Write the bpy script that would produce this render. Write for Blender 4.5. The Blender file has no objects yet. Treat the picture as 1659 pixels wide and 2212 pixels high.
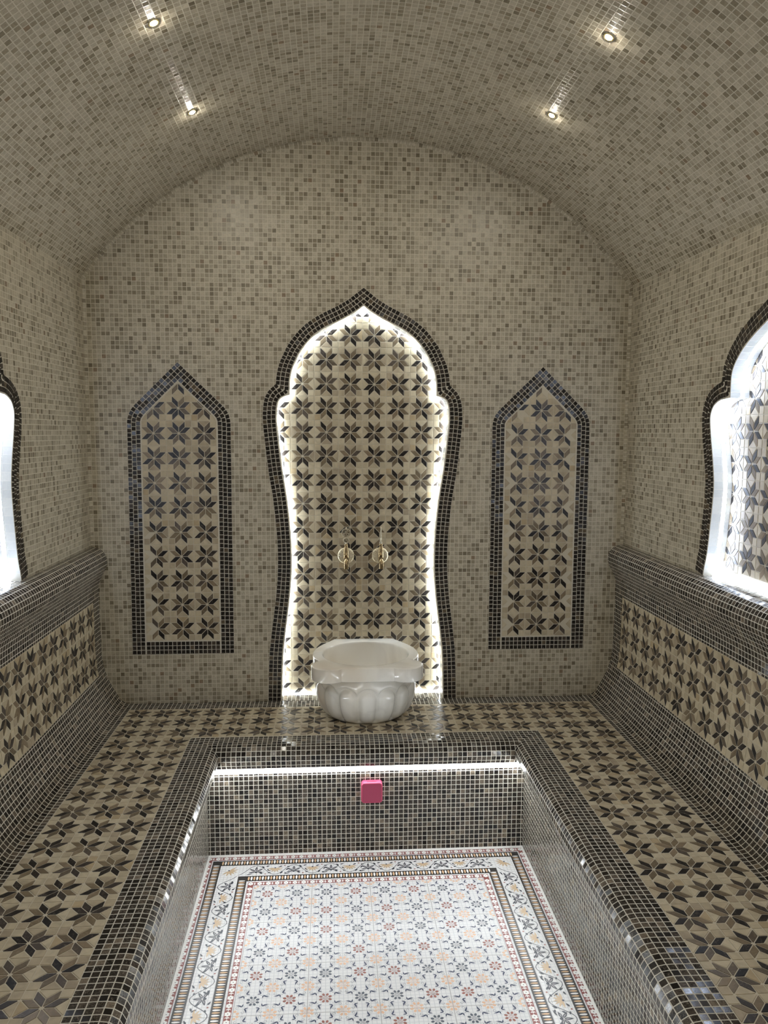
import bpy, bmesh, math, random
import numpy as np
from mathutils import Vector, Matrix
from mathutils.geometry import tessellate_polygon
random.seed(7)
PI = math.pi
S = 0.4054                      # seat height above the pit floor; all z below are measured from the seat
COL = bpy.context.scene.collection
YF = -3.60                      # wall behind the viewer
HW = 1.05                       # half width of the room
P = 0.0169                      # small mosaic pitch
SC = 0.0955                     # star tile pitch

# ------------------------------------------------------------------ helpers
def mk(name, verts, faces, mats, mi=None, uv=None, smooth=False, parent=None, org=(0, 0, 0)):
    me = bpy.data.meshes.new(name)
    vs = [(v[0] - org[0], v[1] - org[1], v[2] - org[2] + (S if parent is None else 0)) for v in verts]
    me.from_pydata(vs, [], faces)
    for m in (mats if isinstance(mats, (list, tuple)) else [mats]):
        me.materials.append(m)
    if mi is not None:
        me.polygons.foreach_set('material_index', mi)
    if uv is not None:
        ul = me.uv_layers.new(name='UVMap')
        idx = np.empty(len(me.loops), dtype=np.int32)
        me.loops.foreach_get('vertex_index', idx)
        ul.data.foreach_set('uv', np.asarray(uv, dtype=np.float32)[idx].ravel())
    if smooth:
        me.polygons.foreach_set('use_smooth', [True] * len(me.polygons))
    me.update()
    o = bpy.data.objects.new(name, me)
    COL.objects.link(o)
    if parent is not None:
        o.parent = parent
    return o

def thing(name, label, cat, loc, group=None):
    o = bpy.data.objects.new(name, None)
    COL.objects.link(o)
    o.location = (loc[0], loc[1], loc[2] + S)
    o.empty_display_size = .05
    o['label'] = label
    o['category'] = cat
    if group:
        o['group'] = group
    return o

def structure(o):
    o['kind'] = 'structure'
    return o

def fix_normals(o, toward=None):
    bm = bmesh.new(); bm.from_mesh(o.data)
    bmesh.ops.recalc_face_normals(bm, faces=bm.faces[:])
    bm.to_mesh(o.data); bm.free()
    return o

class MB:
    """collects polygons for one mesh"""
    def __init__(s): s.v = []; s.f = []; s.m = []; s.u = []
    def poly(s, pts, m=0, uv=None):
        b = len(s.v); s.v += [tuple(p) for p in pts]
        s.u += uv if uv else [(0, 0)] * len(pts)
        s.f.append(tuple(range(b, b + len(pts)))); s.m.append(m)
    def grid(s, rows, m=0, close_u=False, close_v=False, uvs=None):
        nu, nv = len(rows), len(rows[0]); b = len(s.v)
        for i, r in enumerate(rows):
            s.v += [tuple(p) for p in r]
            s.u += uvs[i] if uvs else [(0, 0)] * nv
        for i in range(nu if close_u else nu - 1):
            for j in range(nv if close_v else nv - 1):
                i2, j2 = (i + 1) % nu, (j + 1) % nv
                s.f.append((b + i * nv + j, b + i * nv + j2, b + i2 * nv + j2, b + i2 * nv + j)); s.m.append(m)
    def lathe(s, prof, c=(0, 0, 0), n=32, m=0, axis='z'):
        rows = []
        for r, h in prof:
            row = []
            for k in range(n):
                a = 2 * PI * k / n
                p = (r * math.cos(a), r * math.sin(a), h)
                if axis == 'y': p = (p[0], -p[2], p[1])
                row.append((c[0] + p[0], c[1] + p[1], c[2] + p[2]))
            rows.append(row)
        s.grid(rows, m, close_v=True)
    def tube(s, pts, r, n=8, m=0, closed=False):
        pts = [Vector(p) for p in pts]; rows = []; N = len(pts)
        rs = r if isinstance(r, (list, tuple)) else [r] * N
        ref = Vector((0, 0, 1))
        for i, p in enumerate(pts):
            a = pts[(i - 1) % N] if (closed or i > 0) else p
            b = pts[(i + 1) % N] if (closed or i < N - 1) else p
            t = (b - a).normalized()
            if abs(t.dot(ref)) > .95: ref = Vector((1, 0, 0))
            x = ref.cross(t).normalized(); y = t.cross(x).normalized()
            ref = t.cross(x).normalized() if False else y
            rows.append([p + (x * math.cos(2 * PI * k / n) + y * math.sin(2 * PI * k / n)) * rs[i] for k in range(n)])
        s.grid(rows, m, close_u=closed, close_v=True)
        if not closed:
            s.poly(rows[0][::-1], m); s.poly(rows[-1], m)
    def box(s, x0, x1, y0, y1, z0, z1, m=0):
        a = [(x0, y0, z0), (x1, y0, z0), (x1, y1, z0), (x0, y1, z0), (x0, y0, z1), (x1, y0, z1), (x1, y1, z1), (x0, y1, z1)]
        for f in ((0, 3, 2, 1), (4, 5, 6, 7), (0, 1, 5, 4), (1, 2, 6, 5), (2, 3, 7, 6), (3, 0, 4, 7)):
            s.poly([a[i] for i in f], m)
    def build(s, name, mats, parent=None, org=(0, 0, 0), smooth=False, normals=False):
        o = mk(name, s.v, s.f, mats, s.m, s.u, smooth, parent, org)
        if normals: fix_normals(o)
        return o

# ------------------------------------------------------------------ materials
def nt(name):
    m = bpy.data.materials.new(name); m.use_nodes = True
    t = m.node_tree
    b = t.nodes['Principled BSDF']
    return m, t, b
def N(t, typ, **kw):
    n = t.nodes.new(typ)
    for k, v in kw.items():
        if k in n.inputs and not hasattr(n, k): n.inputs[k].default_value = v
        else: setattr(n, k, v)
    return n
def math_(t, op, a, b=None, c=None):
    n = t.nodes.new('ShaderNodeMath'); n.operation = op
    for i, x in enumerate((a, b, c)):
        if x is None: continue
        if isinstance(x, (int, float)): n.inputs[i].default_value = x
        else: t.links.new(x, n.inputs[i])
    return n.outputs[0]
def vmath(t, op, a, b=None, scale=None):
    n = t.nodes.new('ShaderNodeVectorMath'); n.operation = op
    for i, x in enumerate((a, b)):
        if x is None: continue
        if isinstance(x, tuple): n.inputs[i].default_value = x
        else: t.links.new(x, n.inputs[i])
    if scale is not None: n.inputs['Scale'].default_value = scale
    return n
def ramp(t, fac, stops, interp='LINEAR'):
    n = t.nodes.new('ShaderNodeValToRGB'); n.color_ramp.interpolation = interp
    e = n.color_ramp.elements
    while len(e) > 1: e.remove(e[-1])
    e[0].position = stops[0][0]; e[0].color = (*stops[0][1], 1)
    for p, c in stops[1:]:
        q = e.new(p); q.color = (*c, 1)
    t.links.new(fac, n.inputs[0])
    return n.outputs[0]
def mixc(t, fac, a, b, mode='MIX'):
    n = t.nodes.new('ShaderNodeMix'); n.data_type = 'RGBA'; n.blend_type = mode
    if isinstance(fac, (int, float)): n.inputs[0].default_value = fac
    else: t.links.new(fac, n.inputs[0])
    for i, x in ((6, a), (7, b)):
        if isinstance(x, tuple): n.inputs[i].default_value = (*x, 1)
        else: t.links.new(x, n.inputs[i])
    return n.outputs[2]

def mosaic(name, stops, grout, pitch=P, gap=.14, rough=.22, vein=None, vscale=120., tilt=.03, seed=0., bump=.35, interp='CONSTANT', vamt=.8, aspect=1., con=.18, spec=.5):
    m, t, b = nt(name)
    b.inputs['Specular IOR Level'].default_value = spec
    uv = N(t, 'ShaderNodeUVMap'); uv.uv_map = 'UVMap'
    sc = vmath(t, 'MULTIPLY', uv.outputs[0], (1 / (pitch * aspect), 1 / pitch, 0)).outputs[0]
    cell = vmath(t, 'FLOOR', sc).outputs[0]
    fr = vmath(t, 'FRACTION', sc).outputs[0]
    sep = N(t, 'ShaderNodeSeparateXYZ'); t.links.new(fr, sep.inputs[0])
    dx = math_(t, 'MINIMUM', sep.outputs[0], math_(t, 'SUBTRACT', 1., sep.outputs[0]))
    dy = math_(t, 'MINIMUM', sep.outputs[1], math_(t, 'SUBTRACT', 1., sep.outputs[1]))
    # rounded corners: smooth minimum of the two edge distances
    d = math_(t, 'SMOOTH_MIN', dx, dy, .05)
    mr = N(t, 'ShaderNodeMapRange'); mr.interpolation_type = 'SMOOTHSTEP'
    mr.inputs[1].default_value = gap / 2 - .025; mr.inputs[2].default_value = gap / 2 + .015
    t.links.new(d, mr.inputs[0])
    mask = mr.outputs[0]
    wn = N(t, 'ShaderNodeTexWhiteNoise'); wn.noise_dimensions = '3D'
    t.links.new(vmath(t, 'ADD', cell, (seed, seed * .37, .5)).outputs[0], wn.inputs['Vector'])
    base = ramp(t, wn.outputs['Value'], stops, interp)
    # stone figure: each tile is cut from its own place in the slab
    off = vmath(t, 'SCALE', wn.outputs['Color'], scale=40.).outputs[0]
    pv = vmath(t, 'ADD', vmath(t, 'SCALE', uv.outputs[0], scale=vscale).outputs[0], off).outputs[0]
    nz = N(t, 'ShaderNodeTexNoise'); nz.inputs['Scale'].default_value = 1.; nz.inputs['Detail'].default_value = 4.
    nz.inputs['Distortion'].default_value = 1.2
    t.links.new(pv, nz.inputs['Vector'])
    cl = mixc(t, 1., base, ramp(t, nz.outputs[0], [(.3, (1 - con,) * 3), (.7, (1 + con * .85,) * 3)]), 'MULTIPLY')
    if vein:
        vv = math_(t, 'ABSOLUTE', math_(t, 'SUBTRACT', nz.outputs[0], .5))
        vm = N(t, 'ShaderNodeMapRange'); vm.inputs[1].default_value = .018; vm.inputs[2].default_value = .0; t.links.new(vv, vm.inputs[0])
        gate = math_(t, 'GREATER_THAN', N_val(t, wn), .35)
        cl = mixc(t, math_(t, 'MULTIPLY', math_(t, 'MULTIPLY', vm.outputs[0], vamt), gate), cl, vein)
    col = mixc(t, mask, grout, cl)
    t.links.new(col, b.inputs['Base Color'])
    rg = N(t, 'ShaderNodeMapRange'); rg.inputs[3].default_value = .65; rg.inputs[4].default_value = rough
    t.links.new(mask, rg.inputs[0]); t.links.new(rg.outputs[0], b.inputs['Roughness'])
    bp = N(t, 'ShaderNodeBump'); bp.inputs['Strength'].default_value = bump; bp.inputs['Distance'].default_value = pitch * .06
    t.links.new(mask, bp.inputs['Height'])
    tl = vmath(t, 'SCALE', vmath(t, 'SUBTRACT', wn.outputs['Color'], (.5, .5, .5)).outputs[0], scale=tilt * 2)
    tm = vmath(t, 'SCALE', tl.outputs[0]); t.links.new(mask, tm.inputs['Scale'])
    nn = vmath(t, 'NORMALIZE', vmath(t, 'ADD', bp.outputs[0], tm.outputs[0]).outputs[0]).outputs[0]
    t.links.new(nn, b.inputs['Normal'])
    return m
def N_val(t, wn):
    s = N(t, 'ShaderNodeSeparateColor'); t.links.new(wn.outputs['Color'], s.inputs[0])
    return s.outputs[1]

def piece(name, stops, vein=None, rough=.2, vscale=45., amt=.7, tilt=.012):
    """stone for separately cut tiles: one shade per island"""
    m, t, b = nt(name)
    g = N(t, 'ShaderNodeNewGeometry')
    ri = g.outputs['Random Per Island']
    base = ramp(t, ri, stops, 'CONSTANT')
    tc = N(t, 'ShaderNodeTexCoord')
    wn = N(t, 'ShaderNodeTexWhiteNoise'); wn.noise_dimensions = '1D'; t.links.new(math_(t, 'MULTIPLY', ri, 977.), wn.inputs['W'])
    pv = vmath(t, 'ADD', vmath(t, 'SCALE', tc.outputs['Object'], scale=vscale).outputs[0], vmath(t, 'SCALE', wn.outputs['Color'], scale=40.).outputs[0]).outputs[0]
    nz = N(t, 'ShaderNodeTexNoise'); nz.inputs['Scale'].default_value = 1.; nz.inputs['Detail'].default_value = 5.; nz.inputs['Distortion'].default_value = 1.
    t.links.new(pv, nz.inputs['Vector'])
    cl = mixc(t, 1., base, ramp(t, nz.outputs[0], [(.3, (.85, .85, .85)), (.7, (1.13, 1.13, 1.13))]), 'MULTIPLY')
    if vein:
        vv = math_(t, 'ABSOLUTE', math_(t, 'SUBTRACT', nz.outputs[0], .52))
        vm = N(t, 'ShaderNodeMapRange'); vm.inputs[1].default_value = .014; vm.inputs[2].default_value = .0; t.links.new(vv, vm.inputs[0])
        cl = mixc(t, math_(t, 'MULTIPLY', vm.outputs[0], amt), cl, vein)
    t.links.new(cl, b.inputs['Base Color'])
    b.inputs['Roughness'].default_value = rough
    b.inputs['Specular IOR Level'].default_value = .3
    tl = vmath(t, 'SCALE', vmath(t, 'SUBTRACT', wn.outputs['Color'], (.5, .5, .5)).outputs[0], scale=tilt * 2)
    t.links.new(vmath(t, 'NORMALIZE', vmath(t, 'ADD', g.outputs['Normal'], tl.outputs[0]).outputs[0]).outputs[0], b.inputs['Normal'])
    return m

def plain(name, col, rough=.5, metal=0., spec=None):
    m, t, b = nt(name)
    b.inputs['Base Color'].default_value = (*col, 1); b.inputs['Roughness'].default_value = rough; b.inputs['Metallic'].default_value = metal
    if spec is not None: b.inputs['Specular IOR Level'].default_value = spec
    return m
def glow(name, col, strength):
    m, t, b = nt(name)
    b.inputs['Base Color'].default_value = (.9, .9, .9, 1)
    b.inputs['Emission Color'].default_value = (*col, 1); b.inputs['Emission Strength'].default_value = strength
    return m

BEIGE = [(0, (.455, .408, .308)), (.20, (.412, .365, .27)), (.42, (.37, .328, .24)), (.60, (.325, .285, .205)), (.75, (.278, .242, .168)), (.87, (.222, .19, .128)), (.955, (.178, .148, .096)), (.985, (.23, .17, .108))]
DARK = [(0, (.011, .009, .008)), (.3, (.020, .016, .013)), (.55, (.034, .027, .021)), (.75, (.062, .049, .038)), (.88, (.105, .084, .062)), (.96, (.18, .145, .105))]
GROUT_B = (.585, .54, .43)
GROUT_D = (.62, .59, .50)
M_wall = mosaic('beige_wall_mosaic', BEIGE, GROUT_B, rough=.4, tilt=.02, vscale=90)
M_vault = mosaic('beige_vault_mosaic', [(p, (r * 1.12, g * 1.12, b * 1.14)) for p, (r, g, b) in BEIGE], GROUT_B, rough=.24, tilt=.035, vscale=90, seed=11.)
M_dark = mosaic('dark_brown_mosaic', DARK, GROUT_D, rough=.13, vein=(.42, .36, .28), tilt=.045, vscale=170, seed=5., con=.55, spec=.36)
M_white = mosaic('white_reveal_tile', [(0, (.78, .80, .78)), (.5, (.72, .75, .74)), (.8, (.80, .80, .74))], (.85, .85, .82), pitch=.0255, gap=.06, rough=.18, tilt=.02, seed=3., con=.03)
M_grout = plain('light_grout', (.60, .56, .46), .7)
M_sgrout = plain('star_grout', (.55, .50, .385), .7)
M_light = piece('cream_stone', [(0, (.52, .45, .315)), (.35, (.48, .41, .28)), (.65, (.43, .36, .245)), (.85, (.37, .305, .21)), (.96, (.42, .33, .20))], vscale=30, rough=.42)
M_mid = piece('brown_stone', [(0, (.19, .145, .088)), (.35, (.15, .115, .072)), (.65, (.23, .175, .11)), (.85, (.115, .09, .062))], vein=(.36, .30, .21), amt=.45, rough=.3)
M_pdark = piece('dark_stone', [(0, (.014, .012, .011)), (.45, (.022, .018, .016)), (.7, (.045, .036, .030)), (.88, (.09, .072, .056))], vein=(.30, .25, .19), amt=.4, rough=.3)
M_bord = piece('dark_border_tile', [(0, (.012, .010, .009)), (.4, (.020, .017, .015)), (.7, (.036, .029, .024)), (.88, (.06, .048, .037)), (.96, (.11, .085, .055))], vein=(.32, .27, .20), amt=.45, rough=.18, tilt=.06, vscale=110)
STAR = [M_sgrout, M_light, M_pdark, M_mid]

# ------------------------------------------------------------------ cut stone pieces
def inset(poly, g):
    n = len(poly); out = []
    ar = sum(poly[i][0] * poly[(i + 1) % n][1] - poly[(i + 1) % n][0] * poly[i][1] for i in range(n))
    sg = 1 if ar > 0 else -1
    if abs(ar) < 1e-6: return None
    L = []
    for i in range(n):
        a, b = poly[i], poly[(i + 1) % n]
        dx, dy = b[0] - a[0], b[1] - a[1]; l = math.hypot(dx, dy)
        if l < 1e-6: return None
        nx, ny = -dy / l * sg, dx / l * sg
        L.append((a[0] + nx * g, a[1] + ny * g, dx / l, dy / l))
    for i in range(n):
        p, q = L[i - 1], L[i]
        den = p[2] * q[3] - p[3] * q[2]
        if abs(den) < 1e-6: out.append((q[0], q[1])); continue
        tt = ((q[0] - p[0]) * q[3] - (q[1] - p[1]) * q[2]) / den
        out.append((p[0] + p[2] * tt, p[1] + p[3] * tt))
    a2 = sum(out[i][0] * out[(i + 1) % n][1] - out[(i + 1) % n][0] * out[i][1] for i in range(n))
    if a2 * sg <= 1e-7: return None
    for i in range(n):      # any flipped edge means the piece is too thin
        a, b = out[i], out[(i + 1) % n]
        if (b[0] - a[0]) * L[i][2] + (b[1] - a[1]) * L[i][3] < 0: return None
    return out if sg > 0 else out[::-1]

def clip(poly, conv):
    """clip a convex polygon by a convex counter-clockwise outline"""
    for i in range(len(conv)):
        a, b = conv[i], conv[(i + 1) % len(conv)]
        side = lambda p: (b[0] - a[0]) * (p[1] - a[1]) - (b[1] - a[1]) * (p[0] - a[0])
        out = []
        for j in range(len(poly)):
            p, q = poly[j], poly[(j + 1) % len(poly)]
            sp, sq = side(p), side(q)
            if sp >= 0: out.append(p)
            if sp * sq < 0:
                t = sp / (sp - sq); out.append((p[0] + (q[0] - p[0]) * t, p[1] + (q[1] - p[1]) * t))
        poly = out
        if len(poly) < 3: return None
    # drop doubled corners
    r = []
    for p in poly:
        if not r or math.hypot(p[0] - r[-1][0], p[1] - r[-1][1]) > 1e-4: r.append(p)
    if len(r) > 2 and math.hypot(r[0][0] - r[-1][0], r[0][1] - r[-1][1]) < 1e-4: r.pop()
    return r if len(r) > 2 else None

def blunt(q, cut=.0019):
    out = []; n = len(q)
    for i in range(n):
        a, p, c = q[i - 1], q[i], q[(i + 1) % n]
        la, lc = math.dist(a, p), math.dist(c, p)
        dt = ((a[0] - p[0]) * (c[0] - p[0]) + (a[1] - p[1]) * (c[1] - p[1])) / (la * lc)
        if dt > .5 and min(la, lc) > .012:
            out += [(p[0] + (a[0] - p[0]) / la * cut, p[1] + (a[1] - p[1]) / la * cut), (p[0] + (c[0] - p[0]) / lc * cut, p[1] + (c[1] - p[1]) / lc * cut)]
        else: out.append(p)
    return out
def add_piece(mb, poly, m, F, h=.0011, gap=.0024, h0=0.):
    q = inset(poly, gap / 2)
    if not q: return
    q = blunt(q)
    n = len(q)
    q2 = inset(q, .0004) or q
    if len(q2) != n: q2 = q
    b = len(mb.v)
    mb.v += [F(x, y, h0) for x, y in q] + [F(x, y, h - .0003) for x, y in q] + [F(x, y, h) for x, y in q2]
    mb.u += [(0, 0)] * (3 * n)
    for i in range(n):
        j = (i + 1) % n
        mb.f.append((b + i, b + j, b + n + j, b + n + i)); mb.m.append(m)
        mb.f.append((b + n + i, b + n + j, b + 2 * n + j, b + 2 * n + i)); mb.m.append(m)
    mb.f.append(tuple(range(b + 2 * n, b + 3 * n))); mb.m.append(m)

def star_cell(mb, cx, cy, F, a=SC, ay=None, conv=None, keep=None, rot=0):
    ay = ay or a
    T = lambda p: (cx + p[0] * a, cy + p[1] * ay)
    def put(pts, m):
        pts = [T(p) for p in pts]
        if keep:
            mx = sum(p[0] for p in pts) / len(pts); my = sum(p[1] for p in pts) / len(pts)
            if not keep(mx, my): return
        if conv:
            pts = clip(pts, conv)
            if not pts: return
        add_piece(mb, pts, m, F)
    q = .25
    for k in range(4):
        c, s = [(1, 0), (0, 1), (-1, 0), (0, -1)][k]
        r = lambda x, y: (x * c - y * s, x * s + y * c)
        # alternate petals: dark / brown, the odd one swapped as stone varies
        d, w = (2, 3) if random.random() > .10 else ((3, 3) if random.random() > .4 else (2, 2))
        A = [r(0, 0), r(0, q), r(-q, .5), r(-q, q)]
        B = [r(0, 0), r(q, q), r(q, .5), r(0, q)]
        if rot: d, w = w, d
        put(A, d); put(B, w)
        put([r(-q, .5), r(0, q), r(q, .5)], 1)
        put([r(q, q), r(.5, q), r(.5, .5), r(q, .5)], 1)

# ------------------------------------------------------------------ outlines
def catmull(pts, n=6):
    out = []
    for i in range(len(pts) - 1):
        p0 = pts[max(i - 1, 0)]; p1 = pts[i]; p2 = pts[i + 1]; p3 = pts[min(i + 2, len(pts) - 1)]
        for k in range(n):
            t = k / n
            out.append(tuple(.5 * (2 * p1[d] + (p2[d] - p0[d]) * t + (2 * p0[d] - 5 * p1[d] + 4 * p2[d] - p3[d]) * t * t + (3 * p1[d] - p0[d] - 3 * p2[d] + p3[d]) * t ** 3) for d in (0, 1)))
    out.append(pts[-1]); return out
# right half of the main niche, bottom to top
NA = [(.3245, .0), (.3225, .084), (.319, .18), (.311, .262), (.3003, .3433), (.2904, .4242), (.2840, .5), (.2818, .5563), (.2828, .63), (.2881, .7157), (.2990, .821), (.3150, .9255), (.327, 1.03), (.334, 1.1), (.3352, 1.135), (.3325, 1.172), (.3264, 1.1935), (.3160, 1.205), (.2990, 1.2125)]
NB = [(.2845, 1.2165), (.2843, 1.245), (.282, 1.278), (.2735, 1.316), (.2612, 1.343), (.2475, 1.372), (.228, 1.4), (.206, 1.4262), (.18, 1.449), (.146, 1.4715), (.106, 1.4915), (.0674, 1.5112), (.0287, 1.5345), (.0, 1.556)]
half = catmull(NA, 4) + catmull(NB, 4)
NICHE = half + [(-x, z) for x, z in half[::-1][1:]]            # right bottom -> apex -> left bottom
SA = [(.455, .6265), (.450, .65), (.436, .70), (.425, .777), (.4155, .8625), (.4135, .924), (.4275, .997), (.447, 1.07), (.456, 1.12), (.452, 1.14), (.440, 1.157), (.42, 1.168), (.395, 1.176)]
SB = [(.341, 1.18), (.3405, 1.205), (.339, 1.2469), (.324, 1.2766), (.283, 1.3155), (.227, 1.349), (.1637, 1.379), (.09, 1.414), (.03, 1.446), (0, 1.466)]
halfs = catmull(SA, 4) + catmull(SB, 4)
SNICHE = halfs + [(-x, z) for x, z in halfs[::-1][1:]]

def resample(path, step=None, n=None):
    seg = [math.dist(path[i], path[i + 1]) for i in range(len(path) - 1)]
    L = sum(seg); n = n or max(2, int(round(L / step)))
    out = []; i = 0; acc = 0.
    for k in range(n + 1):
        s = L * k / n
        while i < len(seg) - 1 and acc + seg[i] < s: acc += seg[i]; i += 1
        t = min(1, max(0, (s - acc) / max(seg[i], 1e-9)))
        out.append(tuple(path[i][d] + (path[i + 1][d] - path[i][d]) * t for d in range(len(path[0]))))
    return out, L

def seg_dist(p, path):
    best = 9
    for a, b in zip(path[:-1], path[1:]):
        dx, dy = b[0] - a[0], b[1] - a[1]; l = dx * dx + dy * dy
        t = 0 if l == 0 else max(0, min(1, ((p[0] - a[0]) * dx + (p[1] - a[1]) * dy) / l))
        best = min(best, math.hypot(p[0] - a[0] - dx * t, p[1] - a[1] - dy * t))
    return best

def offset_path(path, d):
    """offset to the right-hand side of travel reversed (outside), corners mitred, folds trimmed"""
    base, _ = resample(path, .004)
    pts = []
    cor = [path[i] for i in range(1, len(path) - 1)]
    for a, b in zip(path[:-1], path[1:]):
        dx, dy = b[0] - a[0], b[1] - a[1]; l = math.hypot(dx, dy)
        if l < 1e-7: continue
        nx, ny = dy / l, -dx / l
        k = max(1, int(l / .003))
        for j in range(k + 1):
            pts.append((a[0] + dx * j / k + nx * d, a[1] + dy * j / k + ny * d))
    out = [p for p in pts if seg_dist(p, path) > d - .0006]
    # sharp convex corner at the apex: add the mitre point
    res = [out[0]]
    for p in out[1:]:
        if math.dist(p, res[-1]) > 5e-4: res.append(p)
    top = max(range(len(path)), key=lambda i: path[i][1])
    a, b, c = path[top - 1], path[top], path[top + 1]
    # intersection of both offset sides above the apex
    sl = (b[1] - a[1]) / max(abs(b[0] - a[0]), 1e-6); l = math.hypot(1, sl)
    apex = (b[0], b[1] + d * l)
    k = next((i for i in range(len(res) - 1) if (res[i][0] - b[0]) * (res[i + 1][0] - b[0]) <= 0 and res[i][1] > b[1] - .002), None)
    if k is not None and abs(b[0] - a[0]) > 1e-4:
        res.insert(k + 1, apex)
    return res

def border(outline, F, name, parent, org, rows=3, first=.0035, bottom=None, h=.0020, closed_bottom=None):
    """three rows of small dark tiles following an outline"""
    mb = MB()
    wid = first + rows * P
    outer = offset_path(outline, wid)
    ring = list(outline) + outer[::-1]
    tri = tessellate_polygon([[Vector((x, y, 0)) for x, y in ring]])
    b = len(mb.v)
    mb.v += [F(x, y, .0006) for x, y in ring]; mb.u += [(0, 0)] * len(ring)
    for t_ in tri: mb.f.append(tuple(b + i for i in t_)); mb.m.append(0)
    for r in range(rows):
        d = first + (r + .5) * P
        mid = offset_path(outline, d)
        top = max(range(len(mid)), key=lambda i: mid[i][1])
        ap = mid[top]; sl = math.atan2(mid[top - 4][1] - ap[1], mid[top - 4][0] - ap[0])
        for hp, back in ((mid[:top + 1], 0), (mid[top:][::-1], 1)):
            L = sum(math.dist(hp[i], hp[i + 1]) for i in range(len(hp) - 1))
            fine, _ = resample(hp, n=int(L / .0005))
            keepn = int((L - P * .5) / .0005)
            pts, _ = resample(fine[:keepn + 1], P)
            if back: pts = pts[::-1]
            for i in range(len(pts) - 1):
                a, c = pts[i], pts[i + 1]
                dx, dy = c[0] - a[0], c[1] - a[1]; l = math.hypot(dx, dy)
                if l < P * .35: continue
                ux, uy = dx / l, dy / l; nx, ny = uy, -ux
                hl = min(l, P) / 2; hh = P / 2
                mx, my = (a[0] + c[0]) / 2, (a[1] + c[1]) / 2
                q = [(mx - ux * hl - nx * hh, my - uy * hl - ny * hh), (mx + ux * hl - nx * hh, my + uy * hl - ny * hh), (mx + ux * hl + nx * hh, my + uy * hl + ny * hh), (mx - ux * hl + nx * hh, my - uy * hl + ny * hh)]
                j = lambda: random.uniform(-.0004, .0004)
                q = [(x + j(), y + j()) for x, y in q]
                add_piece(mb, q, 1, F, h=h, gap=.0026, h0=.0006)
        # the corner tile stands on its point
        e1 = (math.cos(sl), math.sin(sl)); e2 = (-e1[0], e1[1]); kk = P / 2 / abs(math.sin(2 * math.atan2(abs(e1[0]), abs(e1[1]))) or 1)
        kk = min(kk, P * .62)
        q = [(ap[0] - (e1[0] + e2[0]) * kk, ap[1] - (e1[1] + e2[1]) * kk), (ap[0] + (e1[0] - e2[0]) * kk, ap[1] + (e1[1] - e2[1]) * kk), (ap[0] + (e1[0] + e2[0]) * kk, ap[1] + (e1[1] + e2[1]) * kk), (ap[0] - (e1[0] - e2[0]) * kk, ap[1] - (e1[1] - e2[1]) * kk)]
        add_piece(mb, q, 1, F, h=h, gap=.0026, h0=.0006)
    o = mb.build(name, [M_grout, M_bord], parent, org)
    fix_normals(o)
    return o

# ------------------------------------------------------------------ room shell
ZC, RV = .860, 1.3115
ZS = ZC + math.sqrt(RV * RV - HW * HW)
a0 = math.asin(HW / RV)
arc = [(RV * math.sin(-a0 + 2 * a0 * k / 96), ZC + RV * math.cos(-a0 + 2 * a0 * k / 96)) for k in range(97)]

def flat(name, ring, F, UV, m, parent=None):
    tri = tessellate_polygon([[Vector((x, y, 0)) for x, y in ring]])
    o = mk(name, [F(x, y) for x, y in ring], [tuple(t) for t in tri], [m], None, [UV(x, y) for x, y in ring], parent=parent)
    fix_normals(o); return o

ring = [(-HW, 0)] + [(-x, z) for x, z in NICHE] + [(HW, 0)] + arc[::-1]
ring = [(-HW, -.02)] + [(NICHE[-1][0], -.02)] + NICHE[::-1] + [(NICHE[0][0], -.02), (HW, -.02)] + arc[::-1]
structure(flat('wall_back', ring, lambda x, z: (x, 0, z), lambda x, z: (x + 2.0023, z + 1.003), M_wall))
YC = -1.14                      # centre line of the side niches
for side, sx in (('left', -1), ('right', 1)):
    rg = [(0, .60), (YC + SNICHE[0][0], .60)] + [(YC + y, z) for y, z in SNICHE] + [(YC + SNICHE[-1][0], .60), (YF, .60), (YF, ZS), (0, ZS)]
    structure(flat('wall_' + side, rg, lambda y, z, sx=sx: (sx * HW, y, z), lambda y, z, sx=sx: (y + 5.003 + sx, z + 1.003), M_wall))
structure(flat('wall_front', [(-HW, -S), (HW, -S)] + arc[::-1], lambda x, z: (x, YF, z), lambda x, z: (x + 3, z + 2), M_wall))
mb = MB()
ys = [0 + (YF) * k / 12 for k in range(13)]
mb.grid([[(x, y, z) for y in ys] for x, z in arc], uvs=[[(y + 6.0, RV * 2 * a0 * k / 96) for y in ys] for k in range(97)])
structure(mb.build('ceiling', [M_vault], smooth=True))
# concave bead along the back corners and under the vault
mb = MB(); rf = .010; rows = []; uvs = []
path = [(-HW, .62, 1, 0)] + [(-HW, ZS - .03, 1, 0)]
path += [(x, z, -x / RV, -(z - ZC) / RV) for x, z in arc]
path += [(HW, ZS - .03, -1, 0), (HW, .62, -1, 0)]
al = 0
for i, (x, z, nx, nz) in enumerate(path):
    if i: al += math.hypot(x - path[i - 1][0], z - path[i - 1][1])
    row = []; ur = []
    for k in range(7):
        th = PI / 2 * k / 6
        a = rf - rf * math.cos(th); c = rf - rf * math.sin(th)
        row.append((x + nx * a, -c - .0002, z + nz * a)); ur.append((al, .0021 + k / 6 * .0127))
    rows.append(row); uvs.append(ur)
mb.grid(rows, uvs=uvs)
structure(mb.build('trim_1', [M_wall], smooth=True))

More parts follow.
